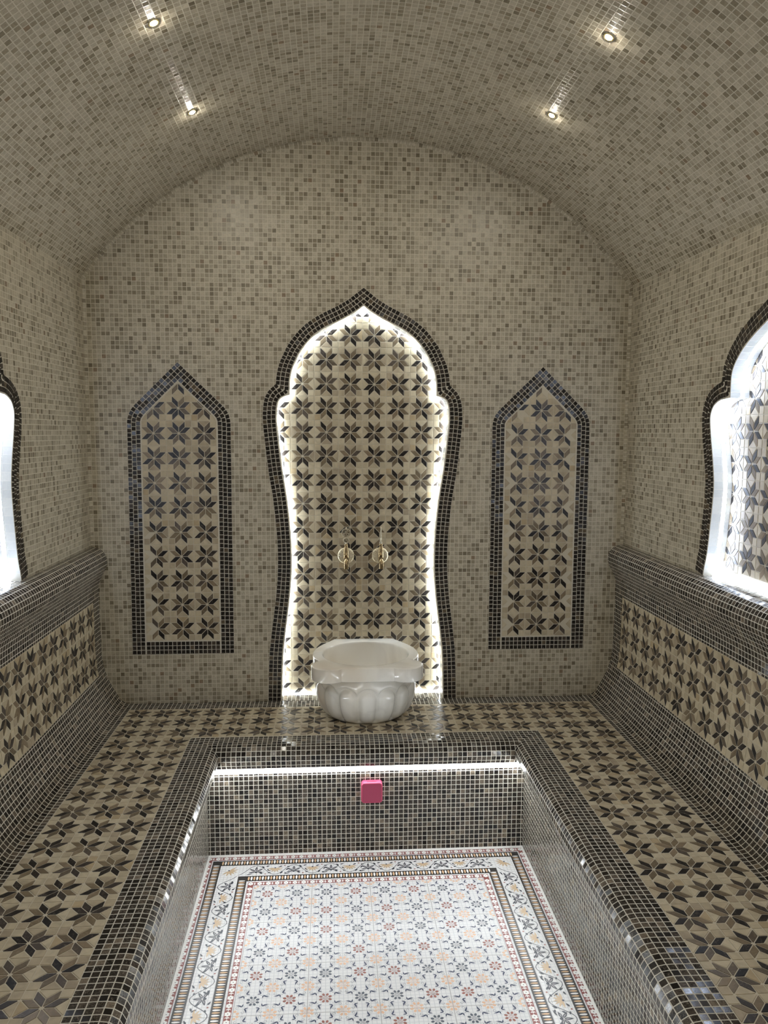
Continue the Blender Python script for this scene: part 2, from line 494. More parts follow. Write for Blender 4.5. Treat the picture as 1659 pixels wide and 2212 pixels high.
# ------------------------------------------------------------------ niches
def niche(label, outline, F, org, base_z, star_dx, star_dz, led, e0, e1, D=.09, name='niche'):
    """F(u, z, depth): depth > 0 goes into the wall"""
    t = thing(name, label, 'niche', org, 'backlit niches with tiled frames')
    FF = lambda u, z, h: F(u, z, -h)
    border(outline, FF, 'border', t, org)
    # reveal: one row of white tiles, then the channel with the light strip, then plain reveal
    s = 0; A = []; ua = []; B = []; ub = []; B2 = []; ub2 = []
    for i, (u, z) in enumerate(outline):
        if i: s += math.dist(outline[i], outline[i - 1])
        A.append([F(u, z, d) for d in (-.0006, .0, .012, .0245, .0260)]); ua.append([(s, d) for d in (.0005, .001, .012, .0245, .0255)])
        B.append([F(u, z, d) for d in (.0260, e0)]); ub.append([(s, d) for d in (.028, .048)])
        B2.append([F(u, z, d) for d in (e1, D)]); ub2.append([(s, d) for d in (.053, .075)])
    mb = MB(); mb.grid(A, uvs=ua); mb.grid(B, uvs=ub); mb.grid(B2, uvs=ub2)
    u0, u1 = outline[0][0], outline[-1][0]
    mb.build('reveal', [M_white], t, org, normals=True)
    mb = MB()
    mb.poly([F(u0, base_z, 0), F(u1, base_z, 0), F(u1, base_z, D), F(u0, base_z, D)], 0, [(u0, 0), (u1, 0), (u1, D), (u0, D)])
    mb.build('sill', [M_dark], t, org, normals=True)
    # strip: a ribbon in the channel and along the foot of the back panel
    mb = MB()
    C = [[F(u * 1.0, z, d) for d in (e0, (e0 + e1) / 2, e1)] for u, z in outline]
    mb.grid(C)
    k = .0
    mb.grid([[F(u0 + (u1 - u0) * q / 20, base_z + .0035, d) for d in (D - .009, D - .004)] for q in range(21)])
    mb.build('light_strip', [led], t, org, normals=True)
    # back panel
    mb = MB()
    tri = tessellate_polygon([[Vector((x, y, 0)) for x, y in outline]])
    mb.v += [F(x, y, D) for x, y in outline]; mb.u += [(0, 0)] * len(outline)
    for q in tri: mb.f.append(tuple(q)); mb.m.append(0)
    poly = outline
    def inside(x, y):
        c = False; n = len(poly); j = n - 1
        for i in range(n):
            if (poly[i][1] > y) != (poly[j][1] > y) and x < (poly[j][0] - poly[i][0]) * (y - poly[i][1]) / (poly[j][1] - poly[i][1]) + poly[i][0]: c = not c
            j = i
        return c
    keep = lambda x, y: inside(x, y) or seg_dist((x, y), poly) < .014
    G = lambda u, z, h: F(u, z, D - h)
    nu = int(.6 / SC) + 2
    for i in range(-nu, nu + 1):
        for j in range(-1, 18):
            cx, cz = star_dx + i * SC, star_dz + j * SC
            if abs(cx) > .55 or cz > 1.65 or cz < base_z - .08: continue
            if not (inside(cx, cz) or seg_dist((cx, cz), poly) < .09): continue
            cz2 = cz
            conv = [(-1, base_z + .001), (1, base_z + .001), (1, 2), (-1, 2)]
            star_cell(mb, cx, cz, G, conv=conv, keep=keep)
    mb.build('star_panel', STAR, t, org, normals=True)
    return t
LED_W = glow('led_white', (.84, .92, 1.), 36.)
LED_C = glow('led_cool', (.66, .77, 1.), 46.)
niche('tall backlit niche behind the marble basin, with star tiles, taps and dark scalloped frame', NICHE,
      lambda u, z, d: (u, d, z), (0, .02, 0), 0., .0468, .118, LED_W, .076, .087)
for sx, lab in ((-1, 'backlit scalloped niche in the left wall, cut off by the left picture edge'), (1, 'backlit scalloped niche in the right wall, its bluish panel cut off by the right edge')):
    niche(lab, SNICHE, lambda u, z, d, sx=sx: (sx * (HW + d), YC + u * 1.0, z), (sx * (HW + .02), YC, .63), .6265, .02, .70, LED_C, .030, .042, .058)

# ------------------------------------------------------------------ arched mosaic panels on the back wall
def arch_panel(label, pts_in, cx, star0):
    org = (cx, -.001, .2)
    t = thing('mosaic_panel', label, 'wall panel', org, 'pointed star panels on the back wall')
    F = lambda u, z, h: (u, -.0005 - h, z)
    mb = MB()
    conv = pts_in                       # counter-clockwise convex outline
    b = len(mb.v); mb.v += [F(x, y, .0005) for x, y in conv]; mb.u += [(0, 0)] * len(conv)
    mb.f.append(tuple(range(b, b + len(conv)))); mb.m.append(0)
    for i in range(-1, 4):
        for j in range(-1, 13):
            star_cell(mb, star0[0] + i * SC, star0[1] + j * SC, lambda u, z, h: F(u, z, h + .0005), conv=conv)
    mb.build('star_field', STAR, t, org, normals=True)
    # frame: along sides and gable, then the foot
    right = [p for p in conv]
    up = [conv[1]] + conv[2:] + [conv[0]]          # from right bottom over the gable to left bottom
    mb = MB()
    foot = conv[0][1]; w = .0035 + 3 * P
    path = [(up[0][0], foot - w)] + up + [(up[-1][0], foot - w)]
    border(path, F, 'border', t, org)
    mb = MB()
    x0, x1 = conv[0][0], conv[1][0]
    mb.poly([F(x0, foot, .0006), F(x1, foot, .0006), F(x1, foot - w, .0006), F(x0, foot - w, .0006)], 0)
    n = int(round((x1 - x0) / P)); st = (x1 - x0) / n
    for r in range(3):
        for k in range(n):
            z1 = foot - .0035 - r * P; z0 = z1 - P
            add_piece(mb, [(x0 + k * st, z0), (x0 + (k + 1) * st, z0), (x0 + (k + 1) * st, z1), (x0 + k * st, z1)], 1, F, h=.002, gap=.0026, h0=.0006)
    mb.build('border_foot', [M_grout, M_bord], t, org, normals=True)
PL = [(-.851, .2545), (-.5645, .2545), (-.5645, 1.112), (-.569, 1.124), (-.578, 1.135), (-.7077, 1.261), (-.835, 1.135), (-.8435, 1.124), (-.848, 1.112)]
arch_panel('pointed star mosaic panel on the back wall, left of the main niche', PL, -.7077, (-.8035, .2545 + SC * .5))
PR = [(.561, .2545), (.845, .2545), (.845, 1.11), (.8405, 1.122), (.832, 1.132), (.705, 1.257), (.578, 1.132), (.5685, 1.122), (.561, 1.11)]
arch_panel('pointed star mosaic panel on the back wall, right of the main niche', PR, .703, (.6075, .2545 + SC * .5))

# ------------------------------------------------------------------ benches
BACK = [(0, .628), (.012, .6272), (.0245, .6232), (.0385, .6145), (.0505, .599), (.0575, .580), (.0585, .563), (.053, .545), (.0415, .523), (.031, .502), (.0245, .480), (.0222, .455), (.0222, .40), (.0228, .333), (.0236, .267), (.0262, .195), (.0335, .145), (.049, .0985), (.0685, .060), (.0865, .030), (.103, .010), (.118, .0016), (.1435, 0)]
BACK = catmull(BACK, 4)
NOSE = catmull([(0, 0), (.035, .0006), (.066, .001), (.085, -.001), (.0995, -.009), (.1085, -.022), (.1118, -.04), (.1085, -.058), (.0985, -.0735), (.084, -.084), (.066, -.088)], 4)
XI, YI = .621, -.361            # inner edge of the seat star field (sides, rear)
HR = .065                       # riser set back from the field edge
def arclen(pr):
    s = [0]
    for a, b in zip(pr[:-1], pr[1:]): s.append(s[-1] + math.dist(a, b))
    return s
sb, sn = arclen(BACK), arclen(NOSE)
XO = HW - .1435                 # outer edge of the seat star field
def facet(pr):
    L = arclen(pr)[-1]; n = int(round(L / P)); pts, _ = resample(pr, n=n); return pts, [k * P + .0001 for k in range(n + 1)]
BACKF, sbf = facet(BACK)
NOSEF, snf = facet(NOSE)
YBN = YF + .004
def back_at(s):                 # point and normal of the backrest profile at arc length s
    for i in range(len(sb) - 1):
        if sb[i + 1] >= s or i == len(sb) - 2:
            t = (s - sb[i]) / (sb[i + 1] - sb[i]); a, b = BACK[i], BACK[i + 1]
            d, z = a[0] + (b[0] - a[0]) * t, a[1] + (b[1] - a[1]) * t
            # averaged tangent
            a2, b2 = BACK[max(0, i - 2)], BACK[min(len(BACK) - 1, i + 3)]
            tx, tz = b2[0] - a2[0], b2[1] - a2[1]; l = math.hypot(tx, tz)
            return d, z, -tz / l, tx / l
def s_of_z(z):
    for i in range(len(BACK) - 1):
        if BACK[i][0] > .01 and BACK[i][1] >= z > BACK[i + 1][1] and BACK[i][1] < .5:
            t = (z - BACK[i][1]) / (BACK[i + 1][1] - BACK[i][1]); return sb[i] + (sb[i + 1] - sb[i]) * t
s_top = s_of_z(.4265)
for sx, lab in ((-1, 'dark mosaic bench with star tiled seat and curved backrest along the left wall'), (1, 'dark mosaic bench with star tiled seat and curved backrest along the right wall')):
    org = (sx * .8, -1.8, -S)
    t = thing('tiled_bench', lab, 'bench', org, 'benches along the side walls')
    X = lambda d: sx * (HW - d)
    yy = [0 + YBN * k / 24 for k in range(25)]
    mb = MB(); mb.grid([[(X(d), y, z) for y in yy] for d, z in BACKF], uvs=[[(y + 9.001, s) for y in yy] for s in sbf])
    bk = mb.build('backrest', [M_dark], t, org, normals=True)
    def F(u, v, h):              # u runs along the wall, v down the backrest
        d, z, nx, nz = back_at(v); return (X(d + nx * h), u, z + nz * h)
    mb = MB(); y0 = -.0785
    n = int((y0 - YF) / SC)
    rows = [[F(y0, s_top + 3 * SC * k / 12, .0008), F(y0 - n * SC, s_top + 3 * SC * k / 12, .0008)] for k in range(13)]
    mb.grid(rows)
    for i in range(n):
        for j in range(3):
            star_cell(mb, y0 - (i + .5) * SC, s_top + (j + .5) * SC, lambda u, v, h: F(u, v, h + .0008), rot=0 if sx > 0 else 1)
    mb.build('star_panel', STAR, bk, org, normals=True)
    mb = MB()
    ys0 = YI + .0045
    mb.poly([(sx * XO, ys0, 0), (sx * XO, YBN, 0), (sx * XI, YBN, 0), (sx * XI, ys0 , 0)])
    G = lambda u, v, h: (sx * u, v, h)
    px = (XO - XI) / 3
    for i in range(3):
        for j in range(int((ys0 - YF) / SC)):
            star_cell(mb, XI + (i + .5) * px, ys0 - (j + .5) * SC, G, a=px, ay=SC, rot=1 if sx < 0 else 0)
    mb.build('seat', STAR, t, org, normals=True)
    mb = MB(); rows = []; uv = []
    for (h, z), s in zip(NOSEF, snf):
        ya = YI - h; r = [ya + (YBN - ya) * k / 16 for k in range(17)]
        rows.append([(sx * (XI - h), y, z) for y in r]); uv.append([(y + 9.004, s) for y in r])
    mb.grid(rows, uvs=uv)
    mb.build('seat_edge', [M_dark], t, org, normals=True)
    mb = MB(); h, z = NOSE[-1]
    ya = YI - h
    mb.poly([(sx * (XI - h), ya, z), (sx * (XI - h), YBN, z), (sx * (XI - h), YBN, -S), (sx * (XI - h), ya, -S)], 0, [(ya + 9, .5), (YF + 9, .5), (YF + 9, .5 - S - z), (ya + 9, .5 - S - z)])
    mb.build('riser', [M_dark], t, org, normals=True)

org = (0, -.2, -S)
t = thing('basin_ledge', 'star tiled ledge with dark rounded edge below the back wall, carrying the marble basin', 'ledge', org)
mb = MB()
ya = -.0698
mb.poly([(-XO, 0, 0), (XO, 0, 0), (XO, ya, 0), (-XO, ya, 0)], 0, [(-XO + 3, .002), (XO + 3, .002), (XO + 3, .002 - ya), (-XO + 3, .002 - ya)])
mb.build('rear_band', [M_dark], t, org, normals=True)
mb = MB()
mb.poly([(-XO, ya, 0), (XO, ya, 0), (XO, YI + .0045, 0), (XI, YI, 0), (-XI, YI, 0), (-XO, YI + .0045, 0)])
px = 2 * XO / 19
for i in range(19):
    for j in range(3):
        star_cell(mb, -XO + (i + .5) * px, ya - (j + .5) * SC, lambda u, v, h: (u, v, h), a=px, ay=SC)
mb.build('ledge_top', STAR, t, org, normals=True)
mb = MB(); rows = []; uv = []
for (h, z), s in zip(NOSEF, snf):
    xa = XI - h; r = [-xa + 2 * xa * k / 12 for k in range(13)]
    rows.append([(x, YI - h, z) for x in r]); uv.append([(x + 3.003, s) for x in r])
mb.grid(rows, uvs=uv)
mb.build('ledge_edge', [M_dark], t, org, normals=True)
mb = MB(); h, z = NOSE[-1]; xa = XI - h; yr = YI - h
mb.poly([(-xa, yr, z), (xa, yr, z), (xa, yr, -S), (-xa, yr, -S)], 0, [(-xa + 3, .5), (xa + 3, .5), (xa + 3, .5 - S - z), (-xa + 3, .5 - S - z)])
mb.build('riser', [M_dark], t, org, normals=True)

# light strips under the rounded edges
LED_P = glow('led_pit', (.90, .95, 1.), 33.)
M_alu = plain('strip_housing', (.75, .75, .74), .35, .6)
def strip(label, axis, a, b, pos, sg):
    z1, z0 = -.0885, -.106
    org = ((a + b) / 2, pos, z0) if axis == 'x' else (pos, (a + b) / 2, z0)
    t = thing('light_strip', label, 'light', org, 'light strips around the pit')
    mb = MB()
    if axis == 'x': mb.box(a, b, pos - .0015, pos - .0005, z0, z1)
    else: mb.box(min(pos, pos + sg * .0015), max(pos, pos + sg * .0015), b, a, z0, z1)
    mb.build('housing', [M_alu], t, org, normals=True)
    mb = MB()
    if axis == 'x': mb.box(a + .002, b - .002, pos - .0065, pos - .0015, z0 + .002, z1 - .002)
    else: mb.box(min(pos + sg * .0015, pos + sg * .0065), max(pos + sg * .0015, pos + sg * .0065), b, a, z0 + .002, z1 - .002)
    mb.build('diffuser', [LED_P], t, org, normals=True)
strip('glowing white light strip under the basin ledge, above the pink box', 'x', -xa + .008, xa - .008, yr, -1)
strip('white light strip tucked under the edge of the left bench', 'y', yr - .01, YF + .05, -xa, 1)
strip('white light strip tucked under the edge of the right bench', 'y', yr - .01, YF + .05, xa, -1)

# ------------------------------------------------------------------ pit floor with printed carpet tiles
def floor_mat():
    m, t, b = nt('printed_floor_tile')
    uv = N(t, 'ShaderNodeUVMap'); uv.uv_map = 'UVMap'
    def lines(pitch, w):
        sc = vmath(t, 'SCALE', uv.outputs[0], scale=1 / pitch).outputs[0]
        fr = vmath(t, 'FRACTION', sc).outputs[0]
        sp = N(t, 'ShaderNodeSeparateXYZ'); t.links.new(fr, sp.inputs[0])
        dx = math_(t, 'MINIMUM', sp.outputs[0], math_(t, 'SUBTRACT', 1., sp.outputs[0]))
        dy = math_(t, 'MINIMUM', sp.outputs[1], math_(t, 'SUBTRACT', 1., sp.outputs[1]))
        mr = N(t, 'ShaderNodeMapRange'); mr.interpolation_type = 'SMOOTHSTEP'
        mr.inputs[1].default_value = w / pitch * .35; mr.inputs[2].default_value = w / pitch * .65
        t.links.new(math_(t, 'MINIMUM', dx, dy), mr.inputs[0]); return mr.outputs[0]
    small, big = lines(.0945 / 8, .0017), lines(.189, .0022)
    c = mixc(t, small, (.57, .575, .585), (.70, .70, .69))
    c = mixc(t, big, (.42, .41, .40), c)
    t.links.new(c, b.inputs['Base Color'])
    bp = N(t, 'ShaderNodeBump'); bp.inputs['Strength'].default_value = .35; bp.inputs['Distance'].default_value = .0012
    t.links.new(small, bp.inputs['Height']); t.links.new(bp.outputs[0], b.inputs['Normal'])
    b.inputs['Roughness'].default_value = .3
    return m
FM = [floor_mat(), plain('print_red', (.26, .085, .075), .35), plain('print_black', (.035, .032, .030), .35), plain('print_white', (.84, .83, .80), .35),
      plain('print_tan', (.60, .39, .22), .35), plain('print_navy', (.045, .06, .11), .35), plain('print_slate', (.10, .115, .14), .35),
      plain('print_brown_red', (.30, .12, .095), .35), plain('print_peach', (.70, .46, .31), .35), plain('print_pale', (.55, .53, .53), .35), plain('print_cream', (.78, .74, .65), .35), plain('print_sand', (.56, .42, .27), .35), plain('print_charcoal', (.030, .037, .050), .35)]
fl = MB()
XL, XR, YE = -.3805, .3755, -.612
xa2 = xa
fl.poly([(-xa2, yr, -S), (xa2, yr, -S), (xa2, YF, -S), (-xa2, YF, -S)], 0, [(-xa2 + 3.0247 - .002, yr + 6 - .0002 + .048), (xa2 + 3.0247 - .002, yr + 6 - .0002 + .048), (xa2 + 3.0247 - .002, YF + 6 - .0002 + .048), (-xa2 + 3.0247 - .002, YF + 6 - .0002 + .048)])
for k in (0,):   # line up the printed joints with x = -.002 and y = -.804
    fl.u = [(p[0] + .002 + 3.024, p[1] + .804 + 5.67) for p in fl.v]
def put(pts, m, lay=1):
    fl.k = (getattr(fl, 'k', 0) + 1) % 64
    fl.poly([(x, y, -S + .00018 * lay + fl.k * 2.2e-6) for x, y in pts], m)
def leaf(cx, cy, ang, L, w, m, lay=2, tip=.5, n=5):
    """pointed oval starting at (cx, cy)"""
    ca, sa = math.cos(ang), math.sin(ang); a = []; b = []
    for k in range(n + 1):
        q = k / n; ww = w * math.sin(PI * q ** tip) if 0 < k < n else 0
        a.append((q * L, ww / 2)); b.append((q * L, -ww / 2))
    pts = a + b[-2:0:-1]
    put([(cx + x * ca - y * sa, cy + x * sa + y * ca) for x, y in pts][::-1], m, lay)
def disc(cx, cy, r, m, lay=2, n=8, ry=None):
    put([(cx + r * math.cos(2 * PI * k / n), cy + (ry or r) * math.sin(2 * PI * k / n)) for k in range(n)], m, lay)
def stroke(pts, w, m, lay=2):
    L = []; R_ = []
    for i, p in enumerate(pts):
        a = pts[max(0, i - 1)]; b = pts[min(len(pts) - 1, i + 1)]
        dx, dy = b[0] - a[0], b[1] - a[1]; l = math.hypot(dx, dy) or 1
        ww = w * (.5 if i in (0, len(pts) - 1) else 1)
        L.append((p[0] - dy / l * ww / 2, p[1] + dx / l * ww / 2)); R_.append((p[0] + dy / l * ww / 2, p[1] - dx / l * ww / 2))
    for i in range(len(pts) - 1): put([L[i], R_[i], R_[i + 1], L[i + 1]], m, lay)
def blossom(cx, cy, r, m, core):
    for k in range(8):
        a = PI / 8 + k * PI / 4
        disc_a = a
        x, y = cx + r * .74 * math.cos(a), cy + r * .74 * math.sin(a)
        # rounded outer petal
        pts = []
        for j in range(10):
            q = 2 * PI * j / 10; u, v = .27 * r * math.cos(q), .20 * r * math.sin(q)
            pts.append((x + u * math.cos(a) - v * math.sin(a), y + u * math.sin(a) + v * math.cos(a)))
        put(pts, m, 2)
        # fine outlined inner petals
        a2 = a
        s1 = [(cx + r * .12 * math.cos(a2), cy + r * .12 * math.sin(a2)), (cx + r * .32 * math.cos(a2 + .3), cy + r * .32 * math.sin(a2 + .3)), (cx + r * .46 * math.cos(a2), cy + r * .46 * math.sin(a2)), (cx + r * .32 * math.cos(a2 - .3), cy + r * .32 * math.sin(a2 - .3)), (cx + r * .12 * math.cos(a2), cy + r * .12 * math.sin(a2))]
        stroke(s1, .0007, core, 2)
def sprig(cx, cy, fx, fy, swap):
    """leafy curl in one octant around a pale flower"""
    def T(x, y):
        x, y = x * fx, y * fy
        return (cx + (y if swap else x), cy + (x if swap else y))
    def shape(pts, m, lay=2):
        q = [T(*p) for p in pts]
        ar = sum(q[i][0] * q[(i + 1) % len(q)][1] - q[(i + 1) % len(q)][0] * q[i][1] for i in range(len(q)))
        put(q if ar > 0 else q[::-1], m, lay)
    def lf(x0, y0, x1, y1, w, bend=0.):
        dx, dy = x1 - x0, y1 - y0; L = math.hypot(dx, dy); up = []; dn = []
        for k in range(8):
            q = k / 7; ww = w * math.sin(PI * q ** .6) / 2; bb = bend * math.sin(PI * q)
            px, py = x0 + dx * q - dy / L * bb, y0 + dy * q + dx / L * bb
            up.append((px - dy / L * ww, py + dx / L * ww)); dn.append((px + dy / L * ww, py - dx / L * ww))
        for k in range(7): shape([up[k], dn[k], dn[k + 1], up[k + 1]], 5)
    lf(.0215, .0275, .0045, .0338, .0046, -.0016)
    lf(.0222, .0285, .0243, .0385, .0036, .0006)
    lf(.0215, .0270, .0165, .0335, .0028, 0)
    c = []
    for k in range(15):
        a = .3 + k / 14 * 5.2; rr = .0022 + .0030 * (1 - k / 14)
        c.append(T(.0092 + rr * math.cos(a), .0240 + rr * math.sin(a)))
    stroke(c, .0008, 6, 2)
ROWS = 19
par = {}
for j in range(ROWS):
    for i in range(8):
        cx, cy = XL + (i + .5) * .0945, YE - (j + .5) * .0945
        k = (i // 2, j // 2)
        if k not in par: par[k] = random.random() > .5
        if j < 2: par[k] = i >= 2
        elif j < 4: par[k] = False
        red = ((i + j) % 2 == 0) != par[k]
        blossom(cx, cy, .0178, 7 if red else 6, 7 if red else 6)
    for i in range(0, 9):
        cx, cy = XL + i * .0945, YE - (j + 0) * .0945
        full = 0 < i < 8 and j > 0
        if full:
            blossom(cx, cy, .0188, 8, 8)
        else:                       # half flowers along the frame
            for q in range(8):
                a = PI / 8 + q * PI / 4
                x, y = cx + .0135 * math.cos(a), cy + .0135 * math.sin(a)
                if (i == 0 and x < cx) or (i == 8 and x > cx) or (j == 0 and y > cy): continue
                disc(x, y, .0043, 8, 2, 9)
        for fx in (1, -1):
            for fy in (1, -1):
                if (i == 0 and fx < 0) or (i == 8 and fx > 0) or (j == 0 and fy > 0): continue
                sprig(cx, cy, fx, fy, False)
                sprig(cx, cy, fy, fx, True)
                disc(cx + fx * .0275, cy + fy * .0275, .0011, 5, 2, 6)
# frame bands: (o0, o1) measured outward from the field edge
YB = YE - ROWS * .0945
def band(o0, o1, m):
    put([(XL - o1, YE + o1), (XL - o1, YB), (XL - o0, YB), (XL - o0, YE + o0)], m, 1)
    put([(XR + o0, YE + o0), (XR + o0, YB), (XR + o1, YB), (XR + o1, YE + o1)], m, 1)
    put([(XL - o1, YE + o1), (XL - o0, YE + o0), (XR + o0, YE + o0), (XR + o1, YE + o1)], m, 1)
band(.003, .0215, 1); band(.0275, .058, 2); band(.124, .1545, 2); band(.1585, .178, 1)
def sides(o):
    """the three runs at offset o: start, direction, outward normal, length"""
    return [((XL - o, YE + o), (1, 0), (0, 1), XR - XL + 2 * o), ((XL - o, YE + o), (0, -1), (-1, 0), YE + o - YB), ((XR + o, YE + o), (0, -1), (1, 0), YE + o - YB)]
def beads(o0, o1, flip):
    om = (o0 + o1) / 2
    for (s0, d, nrm, L) in sides(om):
        pit = .0093; n = int((L - .02) / pit)
        st = (L - n * pit) / 2
        for k in range(n + 1):
            p = st + k * pit
            if p < .012: continue
            cx, cy = s0[0] + d[0] * p, s0[1] + d[1] * p
            hl = (o1 - o0) * .36; w = .0062
            for sgn in (1,):
                pts = []
                for q in range(10):
                    a = 2 * PI * q / 10; u = math.cos(a); v = math.sin(a)
                    ww = w / 2 * (1 + .28 * u)
                    pts.append((cx + nrm[0] * hl * u + d[0] * ww * v, cy + nrm[1] * hl * u + d[1] * ww * v))
                ar = sum(pts[i][0] * pts[(i + 1) % 10][1] - pts[(i + 1) % 10][0] * pts[i][1] for i in range(10))
                put(pts if ar > 0 else pts[::-1], 3 if k % 2 == 0 else 4, 2)
beads(.0275, .058, 0); beads(.124, .1545, 1)
def florets(o0, o1):
    om = (o0 + o1) / 2
    for (s0, d, nrm, L) in sides(om):
        pit = .0287; n = int(round(L / pit)); pit = L / n
        for k in range(0 if d[0] else 1, n + 1):
            p = k * pit; cx, cy = s0[0] + d[0] * p, s0[1] + d[1] * p
            for q in range(6):
                a = q * PI / 3 + PI / 2
                disc(cx + .0054 * math.cos(a), cy + .0054 * math.sin(a), .0034, 3, 2, 8)
            disc(cx, cy, .0036, 3, 3, 8); disc(cx, cy, .0017, 6, 4, 6)
            if k == n: continue
            p += pit / 2; cx, cy = s0[0] + d[0] * p, s0[1] + d[1] * p
            for q in (-1, 0, 1):
                a = math.atan2(d[1], d[0]) + q * 1.0 + (PI if False else 0)
                leaf(cx - d[0] * .004, cy - d[1] * .004, a, .0085, .0032, 3, 2, .8)
florets(.003, .0215); florets(.1585, .178)
def lotus(cx, cy, ang, dark, s=1.):
    m = 6 if dark else 4
    if dark:
        for a, L in ((0, .0255), (.95, .0255), (-.95, .0255), (1.85, .0225), (-1.85, .0225)):
            leaf(cx + .003 * math.cos(ang + a), cy + .003 * math.sin(ang + a), ang + a, L * s, .0082 * s, 12, 3, .75)
            leaf(cx + .0065 * math.cos(ang + a), cy + .0065 * math.sin(ang + a), ang + a, L * .55 * s, .0022 * s, 9, 4, .75)
        disc(cx - .004 * math.cos(ang), cy - .004 * math.sin(ang), .0048, 12, 4, 8)
    else:
        for a, L in ((0, .0235), (.5, .025), (-.5, .025), (1.05, .027), (-1.05, .027), (1.6, .027), (-1.6, .027)):
            leaf(cx, cy, ang + a, L * s, .0062 * s, 11, 3, .8)
        disc(cx - .003 * math.cos(ang), cy - .003 * math.sin(ang), .0032, 5, 4, 8)
om = .091
lotus(XL - om, YE + om, -PI / 4, False, 1.15); lotus(XR + om, YE + om, PI + PI / 4, False, 1.15)
for (s0, d, nrm, L) in sides(om):
    pit = .0632
    n = int(round((L - 2 * .0895) / pit)) if d[0] else int((L - .0895) / pit)
    na = math.atan2(nrm[1], nrm[0]); da = math.atan2(d[1], d[0])
    Q = lambda p, o: (s0[0] + d[0] * p + nrm[0] * o, s0[1] + d[1] * p + nrm[1] * o)
    vine = []
    tot = .0895 + n * pit + (.04 if d[0] else .03)
    for k in range(int(tot / .004)):
        p = .030 + k * .004
        if p > tot: break
        ph = (p - .0895) / pit * PI
        vine.append(Q(p, .0275 * math.cos(ph) * (1 if abs(math.cos(ph)) < .98 else 1)))
    stroke(vine, .0019, 12, 2)
    for k in range(n + 1):
        p = .0895 + k * pit; dark = k % 2 == 0
        lotus(*Q(p, -.008 if dark else .008), na if dark else na + PI, dark)
        # leaves where the vine crosses
        for q, o, a, L in ((pit * .42, .012, 2.2, .013), (pit * .58, .004, -.9, .013), (pit * .5, .020, .4, .011), (pit * .36, -.022, 2.6, .012), (pit * .62, -.018, .3, .009)):
            x, y = Q(p + q, o if dark else -o)
            leaf(x, y, da + (a if dark else -a), L * 1.25, .0056, 12, 3, .7)
        for q in (0, 1, 2):
            if dark:
                x, y = Q(p - .020 + q * .004, -.021 + q * .0008); leaf(x, y, da + PI + .5, .014, .0034, 12, 3)
        x, y = Q(p + pit * .5, -.024 if dark else .024); disc(x, y, .0030, 7, 3, 7)
structure(fl.build('floor', FM))
# grout bead where the floor meets the risers
mb = MB(); w = .0055
for a, b in (((-xa, yr), (xa, yr)),):
    mb.poly([(-xa, yr - .0001, -S + w), (xa, yr - .0001, -S + w), (xa - w, yr - w, -S + .0004), (-xa + w, yr - w, -S + .0004)])
for sx in (-1, 1):
    mb.poly([(sx * xa, yr, -S + w), (sx * (xa - w), yr - w, -S + .0004), (sx * (xa - w), YF, -S + .0004), (sx * xa, YF, -S + w)])
structure(mb.build('trim_2', [plain('white_grout_bead', (.70, .69, .65), .6)], normals=True))

# ------------------------------------------------------------------ marble basin
def marble():
    m, t, b = nt('white_marble')
    tc = N(t, 'ShaderNodeTexCoord')
    n1 = N(t, 'ShaderNodeTexNoise'); n1.inputs['Scale'].default_value = 3.; n1.inputs['Detail'].default_value = 5.; n1.inputs['Distortion'].default_value = .6
    t.links.new(tc.outputs['Object'], n1.inputs['Vector'])
    n2 = N(t, 'ShaderNodeTexNoise'); n2.inputs['Scale'].default_value = 3.2; n2.inputs['Detail'].default_value = 2.
    t.links.new(tc.outputs['Object'], n2.inputs['Vector'])
    base = ramp(t, n2.outputs[0], [(.33, (.62, .54, .42)), (.47, (.74, .70, .61)), (.62, (.80, .785, .73))])
    vv = math_(t, 'ABSOLUTE', math_(t, 'SUBTRACT', n1.outputs[0], .5))
    vm = N(t, 'ShaderNodeMapRange'); vm.inputs[1].default_value = .035; vm.inputs[2].default_value = 0.; t.links.new(vv, vm.inputs[0])
    t.links.new(mixc(t, math_(t, 'MULTIPLY', vm.outputs[0], .14), base, (.36, .33, .30)), b.inputs['Base Color'])
    b.inputs['Roughness'].default_value = .16
    b.inputs['Coat Weight'].default_value = .3; b.inputs['Coat Roughness'].default_value = .08
    return m
M_marble = marble()
bx, by = .005, -.120
org = (bx, by, .0012)
t = thing('wash_basin', 'white marble wash basin with fluted bowl and lobed rim, standing on the ledge', 'basin', org)
BR = [(.120, .0012), (.146, .0018), (.153, .005), (.161, .0125), (.1695, .024), (.178, .040), (.186, .062), (.1905, .085), (.1925, .108), (.1925, .130), (.1915, .150), (.1895, .168), (.188, .181)]
BR = catmull(BR, 7)
NF = 15; NT = NF * 26
sbr = arclen(BR); 
rows = []
ztop = .139
for (r0, z) in BR:
    row = []
    for k in range(NT):
        th = 2 * PI * k / NT
        ph = (th + PI / 2) / (2 * PI) * NF + .5
        u = (ph - math.floor(ph)) * 2 - 1
        hw = .91 * PI * max(r0, .1) / NF
        rad = hw
        x = abs(u) / .97 * hw
        if z > ztop - rad: dd = rad - math.hypot(x, (z - (ztop - rad)) * 1.0)
        else: dd = hw - x
        if dd >= 0: disp = -.0130 * math.exp(-(dd / .0105) ** 2) + .0035 * (1 - math.exp(-(dd / .016) ** 2))
        else: disp = -.0130 * math.exp(-(dd / .0065) ** 2)
        env = min(1., max(0., (z - .002) / .012))
        r = r0 + disp * env
        r = r if True else r0
        row.append((bx + r * math.cos(th), by + .003 + r * math.sin(th), z))
    rows.append(row)
mb = MB(); mb.grid(rows, close_v=True)
mb.poly([(p[0], p[1], p[2]) for p in rows[0]][::-1])
